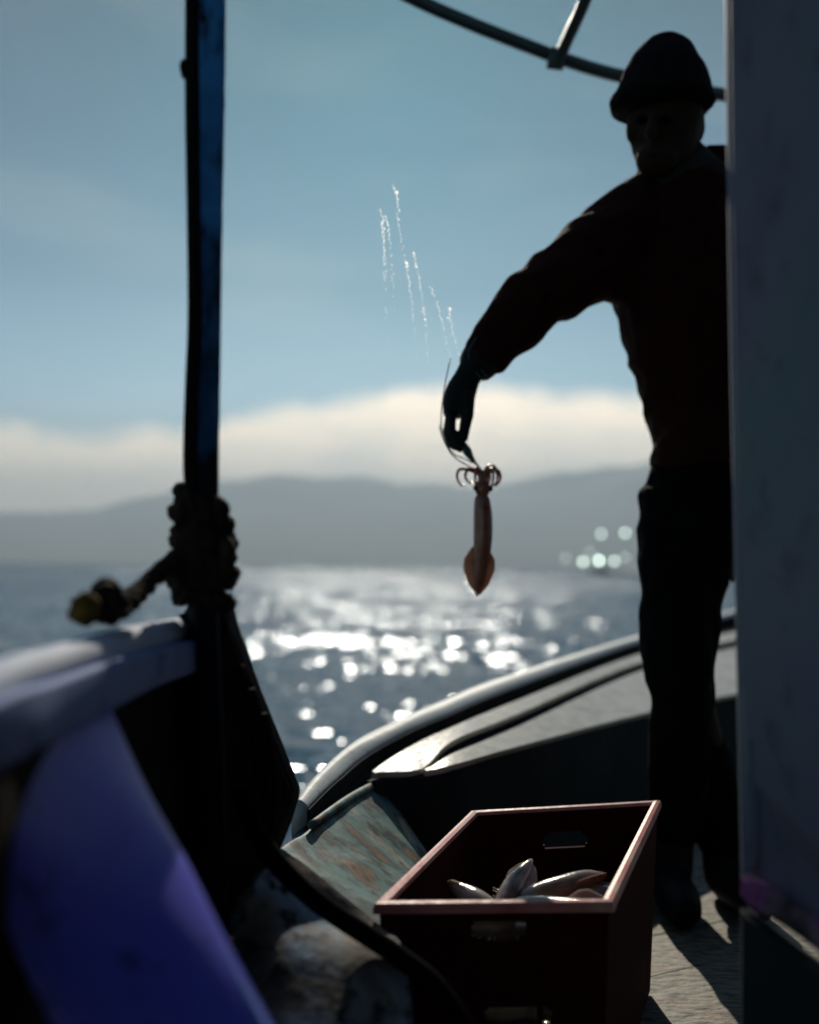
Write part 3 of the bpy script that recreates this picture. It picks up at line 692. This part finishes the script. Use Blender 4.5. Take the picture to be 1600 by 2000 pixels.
# ------------------------------------------------------------------ squid
def squid(name, L=.20, mat='squid_dull', hang=False):
    """built along -Z: arms up at the origin, mantle tip down"""
    t = bpy.data.objects.new(name, None); COL.objects.link(t); m_ = M[mat]
    hd = .045
    k_ = .80 if hang else 1.0; mant = [(0, 0, -hd, .012 * k_), (0, 0, -hd - .012, .020 * k_), (.003, 0, -hd - L * .25, .0235 * k_), (.004, 0, -hd - L * .5, .0225 * k_), (.001, .002, -hd - L * .75, .017 * k_), (-.002, 0, -hd - L * .92, .009 * k_), (-.003, 0, -hd - L, .003)]
    v, f = tube_data(mant, 18, 8); from_data('mantle', v, f, m_, t)
    fs_ = []
    for s in (-1, 1):
        vs = [Vector((0, 0, -hd - L * .50)), Vector((s * .016, 0, -hd - L * .52)), Vector((s * .030, .002, -hd - L * .64)), Vector((s * .031, .002, -hd - L * .74)), Vector((s * .020, .001, -hd - L * .88)), Vector((s * .006, 0, -hd - L * .97)), Vector((0, 0, -hd - L * 1.0))]
        slab('fin', vs, .004, M['squid_dull'] if hang else m_, t, .001, axis=(s * .45, 1, 0))
    v, f = join_data([ball_data((0, 0, -hd + .012), (.0155, .015, .020), None, 14, 10)]); h = from_data('head', v, f, m_, t)
    for s in (-1, 1):
        v, f = ball_data((s * .014, -.004, -hd + .012), (.006, .0065, .0065), None, 10, 8); from_data('eye', v, f, M['eye'], t)
    for k in range(8):
        an = k / 8 * 2 * math.pi + .3; c, s = math.cos(an), math.sin(an); ln = random.uniform(.9, 1.25)
        if hang:
            r1 = .012 + .018 * (k % 3 == 0) + random.uniform(0, .012); 
            pts = [(c * .006, s * .006, -.022, .0045), (c * .010, s * .010, -.004, .004), (c * (r1 + .010), s * r1 * .7, .004, .0032), (c * (r1 + .018), s * r1 * .8, -.012, .0026), (c * (r1 + .008), s * r1 * .8, -.026 * ln, .0018), (c * (r1 - .002), s * r1, -.024 * ln, .001)]
            if k == 0: pts = [(.004, 0, -.022, .005), (.003, 0, -.004, .0045), (.010, 0, .010, .004), (.022, 0, .010, .0035), (.029, 0, -.004, .003), (.027, .0, -.020, .002), (.020, 0, -.026, .001)]
        else:
            pts = [(c * .006, s * .006, -.022, .0045), (c * .012, s * .012, .005, .004), (c * .020 * ln, s * .016, .03 * ln, .003), (c * .022 + .01, s * .018 + .006, .052 * ln, .0018), (c * .016 + .02, s * .012, .065 * ln, .001)]
        v, f = tube_data(pts, 8, 5); from_data('arm', v, f, m_, t)
    return t
def copy_thing(t):
    c = t.copy(); COL.objects.link(c)
    for ch in t.children:
        k = ch.copy(); COL.objects.link(k); k.parent = c
    return c
hs = squid('squid', .20, 'squid_pink', True)
tagit(hs, 'pink squid hanging head up from the fishing line below the gloved hand', 'squid')
hs.location = P(944, 921, 2.02); hs.scale = (1.0,) * 3; hs.rotation_euler = (0, R(1.5), R(8))
# heap in the crate
sq0 = squid('squid', .17, 'squid_dull')
spots = [  # u, v, h of the squid's middle, yaw of the mantle tip, pitch, label
 (.46, .27, .13, 60, 26, 'glistening pale squid at the left end of the heap inside the red crate'),
 (.60, .27, .14, 20, 12, 'brownish squid in the middle of the heap against the front wall of the crate'),
 (.72, .32, .17, 340, 12, 'lower squid at the right end of the heap inside the red crate'),
 (.36, .22, .16, 130, 14, 'small pale squid in the front left corner of the crate'), (.62, .17, .14, 335, 8, 'small squid lying along the front wall between the larger two'),
 (.48, .25, .24, 176, 2, None), (.50, .36, .30, 196, 0, None), (.56, .42, .38, 10, 0, None),
 (.52, .19, .30, 2, 0, None), (.48, .20, .42, 183, 0, None), (.50, .30, .42, 12, 0, None),
 (.44, .065, .13, 186, 0, 'pale squid pressed against the upper handle slot, tip to the left'), (.60, .07, .15, 352, 0, 'pale squid pressed against the upper handle slot, tip to the right'),
 (.52, .08, .56, 186, 0, 'pale squid showing through the lower slot of the crate, tip to the left'), (.60, .085, .58, 354, 0, 'pale squid showing through the lower slot of the crate, tip to the right'),
 (.50, .20, .64, 4, 0, None), (.52, .19, .78, 181, 0, None), (.48, .30, .76, 356, 0, None)]
for i, (u, v_, h, yaw, pit, lab) in enumerate(spots):
    s = sq0 if i == 0 else copy_thing(sq0)
    dr_ = Vector((math.cos(R(yaw)) * math.cos(R(pit)), math.sin(R(yaw)) * math.cos(R(pit)), math.sin(R(pit))))
    q_ = Vector((0, 0, -1)).rotation_difference(dr_) @ Quaternion((0, 0, 1), random.uniform(0, 6.28))
    s.rotation_mode = 'QUATERNION'; s.rotation_quaternion = q_
    s.location = at(u, v_, h * .85) - dr_ * .068; s.scale = (.66,) * 3
    if i % 3 == 1: s.scale = (.80,) * 3
    tagit(s, lab or 'wet squid buried low in the heap inside the red crate', 'squid', 'squid heaped in the red crate')

# ------------------------------------------------------------------ person
ZP = 2.15
per = thing('person', 'person in dark red sweater and black knitted hat reaching out with a squid', 'person', P(1345, 1770, ZP))
def pr_(px, py, z, r): return (*P(px, py, z), r / F * z)
# body: one continuous figure under the clothes
bd = [tube_data([pr_(1300,170,2.12,62), pr_(1298,230,2.11,72), pr_(1298,290,2.10,62), pr_(1305,335,2.10,42)], 16, 5),
      ball_data(P(1302,215,2.12), (.078, .092, .115)),
      tube_data([pr_(1308,290,2.13,48), pr_(1322,350,2.15,50), pr_(1330,400,2.16,70)], 14, 4),
      tube_data([pr_(1325,380,2.16,70), pr_(1335,520,2.17,100), pr_(1345,700,2.17,84), pr_(1362,900,2.17,68), pr_(1360,980,2.16,64)], 16, 5),
      tube_data([pr_(1260,405,2.13,48), pr_(1205,450,2.12,46), pr_(1065,565,2.05,36), pr_(940,690,2.02,24), pr_(912,735,2.01,20)], 12, 5),
      tube_data([pr_(1400,380,2.18,48), pr_(1450,430,2.20,44), pr_(1470,700,2.22,36), pr_(1440,960,2.20,26), pr_(1428,1050,2.19,24)], 12, 5),
      tube_data([pr_(1318,960,2.16,58), pr_(1322,1150,2.14,56), pr_(1330,1320,2.12,42), pr_(1318,1500,2.14,42), pr_(1306,1700,2.17,28)], 12, 5),
      tube_data([pr_(1385,960,2.18,58), pr_(1352,1150,2.18,56), pr_(1346,1320,2.14,42), pr_(1385,1520,2.18,42), pr_(1418,1710,2.20,28)], 12, 5),
      # brow, nose, chin, ears
      tube_data([pr_(1276,222,2.03,9), pr_(1272,245,2.015,11), pr_(1271,262,2.01,14), pr_(1272,272,2.02,8)], 8, 4),
      ball_data(P(1283,312,2.06), (.044, .040, .034)), ball_data(P(1366,250,2.12), (.012, .022, .030)), ball_data(P(1232,252,2.09), (.010, .020, .028))]
fuse('body', bd, M['skin'], per, .0075, 3)
for x in (1254, 1302):
    v, f = ball_data(P(x, 234, 2.032), (.0125, .010, .0095)); from_data('eye', v, f, M['trousers'], per)
tube('mouth', [(*P(1258,298,2.032), .0035), (*P(1276,301,2.022), .0055), (*P(1296,297,2.032), .0035)], M['skin'], per, 8, 4)
# beanie with turned-up brim and soft peak
hat = [tube_data([pr_(1297,222,2.10,88), pr_(1297,190,2.10,93), pr_(1300,155,2.10,84), pr_(1306,120,2.10,68), pr_(1314,92,2.10,47), pr_(1320,76,2.10,24)], 22, 5),
       tube_data([pr_(1294,212,2.10,98), pr_(1294,205,2.10,102), pr_(1295,192,2.10,98)], 24, 3)]
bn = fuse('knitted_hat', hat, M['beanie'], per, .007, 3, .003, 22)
fuse('collar', [tube_data([pr_(1308,296,2.14,60), pr_(1316,326,2.145,76), pr_(1326,356,2.15,90), pr_(1336,385,2.16,98)], 18, 4)], M['collar'], per, .008, 2, .004, 20)
# jacket
jk = [tube_data([pr_(1330,330,2.16,62), pr_(1335,358,2.16,86), pr_(1338,400,2.16,104), pr_(1328,470,2.16,124), pr_(1330,580,2.17,132), pr_(1342,680,2.17,114), pr_(1356,780,2.17,98), pr_(1366,850,2.17,93), pr_(1370,905,2.17,96)], 20, 5),
      tube_data([pr_(1325,368,2.15,48), pr_(1276,394,2.14,60), pr_(1222,455,2.12,80), pr_(1150,508,2.10,80), pr_(1075,562,2.06,66), pr_(1010,624,2.04,56), pr_(958,682,2.02,44), pr_(938,704,2.02,38)], 16, 5),
      tube_data([pr_(1340,380,2.16,40), pr_(1378,350,2.18,52), pr_(1430,365,2.20,66), pr_(1475,460,2.22,66), pr_(1492,700,2.24,56), pr_(1465,900,2.22,44), pr_(1448,1010,2.20,38)], 16, 5),
      ball_data(P(1215,540,2.13), (.055, .07, .06))]
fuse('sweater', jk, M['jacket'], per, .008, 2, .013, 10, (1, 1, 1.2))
# trousers
tr = [tube_data([pr_(1366,850,2.17,84), pr_(1364,930,2.17,94), pr_(1352,1010,2.16,90), pr_(1342,1080,2.15,84)], 18, 5),
      tube_data([pr_(1322,960,2.16,70), pr_(1318,1150,2.14,68), pr_(1324,1290,2.12,62), pr_(1328,1360,2.12,56), pr_(1326,1500,2.14,54), pr_(1312,1640,2.16,46)], 14, 5),
      tube_data([pr_(1382,960,2.18,68), pr_(1350,1150,2.18,64), pr_(1340,1290,2.16,52), pr_(1342,1360,2.16,50), pr_(1380,1520,2.18,52), pr_(1414,1650,2.20,46)], 14, 5)]
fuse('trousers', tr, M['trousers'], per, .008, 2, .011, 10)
# boots
for (x, z, tx) in ((1304, 2.17, 1300), (1420, 2.20, 1430)):
    ft = P(x, 1700, z); g = DECK
    toe = Vector((ft.x + (tx - x) / 900, ft.y - .17, g + .035))
    fuse('boot', [tube_data([(ft.x, ft.y, ft.z + .10, .056), (ft.x, ft.y, ft.z, .052), (ft.x, ft.y + .01, g + .05, .046)], 14, 4),
                  tube_data([(ft.x, ft.y + .035, g + .042, .038), (ft.x, ft.y - .03, g + .045, .044), (toe.x, toe.y + .05, g + .040, .042), (toe.x, toe.y, g + .032, .030)], 14, 5),
                  tube_data([(ft.x, ft.y + .05, g + .012, .012), (toe.x, toe.y + .01, g + .012, .012)], 8, 2)], M['boot'], per, .008, 3)
# gloved right hand: palm hanging from the wrist, four fingers and a thumb pinching the line
def hand(name, W, mat, K, z, sgn=1):
    ds = [tube_data([pr_(*K['cuff0'], z, 34), pr_(*K['wrist'], z, 26), pr_(*K['mid'], z, 31), pr_(*K['knuck'], z - .005, 30)], 14, 4)]
    for pts, dz in K['fingers']:
        n = len(pts); ds.append(tube_data([(*P(x, y, z + dz + q), rr / F * z) for (x, y, rr, q) in pts], 10, 5))
    return fuse(name, ds, mat, per, .0034, 2, .0012, 40)
KR = dict(cuff0=(938,702), wrist=(916,732), mid=(899,772), knuck=(894,812), fingers=[
    ([(884,812,9.5,0), (882,838,9,-.012), (893,858,8.5,-.018), (904,872,7.5,-.012)], -.018),
    ([(880,812,9.5,0), (876,842,9,-.004), (888,866,8.5,-.010), (903,880,7.5,-.010)], .000),
    ([(882,812,9.5,0), (874,840,9,.004), (880,864,8.5,0), (893,876,7.5,-.008)], .018),
    ([(886,810,8.5,0), (878,832,8,.006), (882,850,7.5,.004), (891,860,7,-.002)], .034),
    ([(912,768,11,-.004), (914,800,12,-.012), (909,830,11,-.016), (905,860,9,-.014)], -.022)])
hand('glove', None, M['glove'], KR, 2.01)
KL = dict(cuff0=(1446,1015), wrist=(1440,1035), mid=(1436,1062), knuck=(1434,1084), fingers=[
    ([(1424,1086,8.5,0), (1420,1104,8,-.004), (1423,1120,7.5,-.008), (1428,1130,6.5,-.010)], -.022),
    ([(1432,1088,8.5,0), (1429,1110,8,-.004), (1431,1126,7.5,-.008), (1436,1136,6.5,-.012)], -.006),
    ([(1438,1088,8.5,0), (1437,1108,8,-.004), (1439,1122,7.5,-.008), (1443,1132,6.5,-.012)], .010),
    ([(1444,1084,8,0), (1445,1102,7.5,-.004), (1447,1114,7,-.008), (1450,1122,6,-.010)], .026),
    ([(1424,1052,9,-.010), (1414,1070,9,-.020), (1412,1088,8.5,-.026), (1416,1100,7.5,-.028)], -.022)])
hand('glove', None, M['glove'], KL, 2.19)
fuse('cuff', [tube_data([pr_(948,694,2.02,42), pr_(934,710,2.015,40), pr_(924,722,2.012,34)], 16, 4)], M['glove'], per, .005, 2, .002, 30)

# fishing line with short teal snood, and loose loops round the hand
ln = thing('fishing_line', 'short teal line running from the gloved hand to the hanging squid', 'fishing line', P(905, 865, 2.0))
v, f = tube_data([(*P(903,862,2.0), .004), (*P(912,880,2.0), .009), (*P(920,893,2.005), .006), (*P(931,907,2.01), .0022), (*P(943,921,2.02), .002)], 10, 5); from_data('weight', v, f, M['line'], ln)
loops = [[(930,660),(915,690),(925,720),(945,745)], [(880,700),(868,760),(862,830),(880,880),(905,895),(930,906)], [(925,690),(935,715),(952,735)], [(858,830),(866,858),(885,890),(918,912)]]
for lp in loops:
    v, f = tube_data([(*P(x, y, 1.985), .0012) for x, y in lp], 6, 6); from_data('line', v, f, M['line'], ln)

# ------------------------------------------------------------------ water thrown into the air
def spray():
    wm = bpy.data.materials.new('spray_water'); wm.use_nodes = True; t = wm.node_tree; t.nodes.clear()
    tr = N(t, 'ShaderNodeBsdfTranslucent'); tr.inputs[0].default_value = (.9, .93, .93, 1)
    gl = N(t, 'ShaderNodeBsdfGlass'); gl.inputs['IOR'].default_value = 1.33; gl.inputs['Roughness'].default_value = .5
    mx = N(t, 'ShaderNodeMixShader'); mx.inputs[0].default_value = .85; t.links.new(tr.outputs[0], mx.inputs[1]); t.links.new(gl.outputs[0], mx.inputs[2])
    ot = N(t, 'ShaderNodeOutputMaterial'); t.links.new(mx.outputs[0], ot.inputs[0])
    rg = random.Random(11); ds = []
    jets = [((768,362),(776,385),(778,430),(786,480),(795,515), 1.2), ((742,405),(748,430),(752,480),(754,540),(758,600), .9), ((753,420),(760,450),(764,500),(768,560),(772,620), .8),
            ((746,430),(750,490),(750,560),(756,640),(762,700), .6), ((808,492),(814,520),(822,560),(830,610),(834,640), .7), ((795,515),(800,560),(806,610),(812,660),(816,710), .6),
            ((842,560),(856,600),(866,640),(874,680),(884,720), .6), ((878,600),(880,625),(888,660),(896,690),(905,720), .7), ((826,600),(830,625),(834,680),(838,740),(842,790), .5)]
    for *pts, s in jets:
        a = cr_path([(*p, 0) for p in pts], 40); n = len(a); z = 1.92 + rg.uniform(-.06, .06); i = 0
        while i < n - 1:
            u = i / n; dens = (1 - u) ** 1.2 * s
            if rg.random() < dens * .9 + .06:
                ll = rg.choice((1, 1, 2, 3, 5)); j = min(i + ll, n - 1)
                r = rg.uniform(.0004, .0010) * (1.3 - u) * (.7 + s * .5)
                q0 = P(a[i][0] + rg.gauss(0, 1.5), a[i][1], z); q1 = P(a[j][0] + rg.gauss(0, 1.5), a[j][1] + 1, z)
                ds.append(tube_data([(*q0, r * .3), (*q0.lerp(q1, .3), r), (*q0.lerp(q1, .75), r * 1.1), (*q1, r * .25)], 6, 2)); i = j
            i += 1
    for (x, y, r) in ((776,375,.0022),(778,428,.0014),(795,513,.0022),(792,512,.0016),(808,494,.0020),(814,520,.0018),(830,622,.0022),(880,604,.0020),(875,620,.0020),(768,362,.0012)):
        ds.append(ball_data(P(x, y, 1.92), (r, r, r * 1.3), None, 10, 8))
    v, f = join_data(ds); o = from_data('water_spray', v, f, wm); tagit(o, 'bright thin jets and drops of water thrown up beside the arm', 'water spray', None, 'stuff')
spray()

# ------------------------------------------------------------------ far fishing boat with its deck lamps lit
def far_boat():
    D = 260.0; c = P(1190, 1108, D); c.z = 0
    t = thing('distant_boat', 'pale distant fishing boat with lit lamps beside the person', 'boat', c)
    def q(px, py): return P(px, py, D)
    h0 = [(-6, .2), (-6.2, 1.1), (-3, .85), (2, .9), (5.4, 1.5), (6.6, 2.0), (5.2, .1), (0, -.3), (-5, -.3)]
    hl = [Vector((c.x + x, c.y - 1.4, z)) for x, z in h0]
    slab('hull', hl, 2.8, M['hull_far'], t, .15, axis=(0, 1, 0))
    box('wheelhouse', (c.x - 2, c.y, 1.8), (2.6, 1.8, 1.8), M['hull_far'], t, .1)
    tube('mast', [(c.x - 1, c.y, 1), (c.x - 1, c.y, 8.4)] and [(c.x - 2, c.y, 1, .06), (c.x - 2, c.y, 9.8, .04)], M['hull_far'], t, 8, 1)
    tube('mast', [(c.x + 4.5, c.y, 1, .06), (c.x + 4.5, c.y, 9.8, .04)], M['hull_far'], t, 8, 1)
    lm = bpy.data.materials.new('lamp_glass'); lm.use_nodes = True; b = lm.node_tree.nodes['Principled BSDF']
    b.inputs['Base Color'].default_value = (.8, .9, .85, 1); b.inputs['Emission Color'].default_value = (.80, 1.0, .86, 1); b.inputs['Emission Strength'].default_value = 9.5
    for px, py, r in ((1139,1097,.36),(1170,1095,.46),(1200,1096,.32),(1174,1043,.27),(1221,1041,.30),(1105,1090,.16),(1222,1088,.18),(1152,1078,.15)):
        v, f = ball_data(q(px, py), (r, r, r * 1.1), None, 12, 8); from_data('lamp', v, f, lm, t)
far_boat()

# ------------------------------------------------------------------ sea air
def haze():
    o = box('haze', (0, 5200, 525), (26000, 15000, 1060), None, None, 0)
    m = bpy.data.materials.new('haze_air'); m.use_nodes = True; t = m.node_tree; t.nodes.clear()
    v = N(t, 'ShaderNodeVolumePrincipled'); v.inputs['Density'].default_value = 2.2e-4; v.inputs['Color'].default_value = (.42, .54, .66, 1)
    v.inputs['Anisotropy'].default_value = 0.35
    ot = N(t, 'ShaderNodeOutputMaterial'); t.links.new(v.outputs[0], ot.inputs['Volume'])
    o.data.materials.append(m); tagit(o, kind='stuff')
haze()
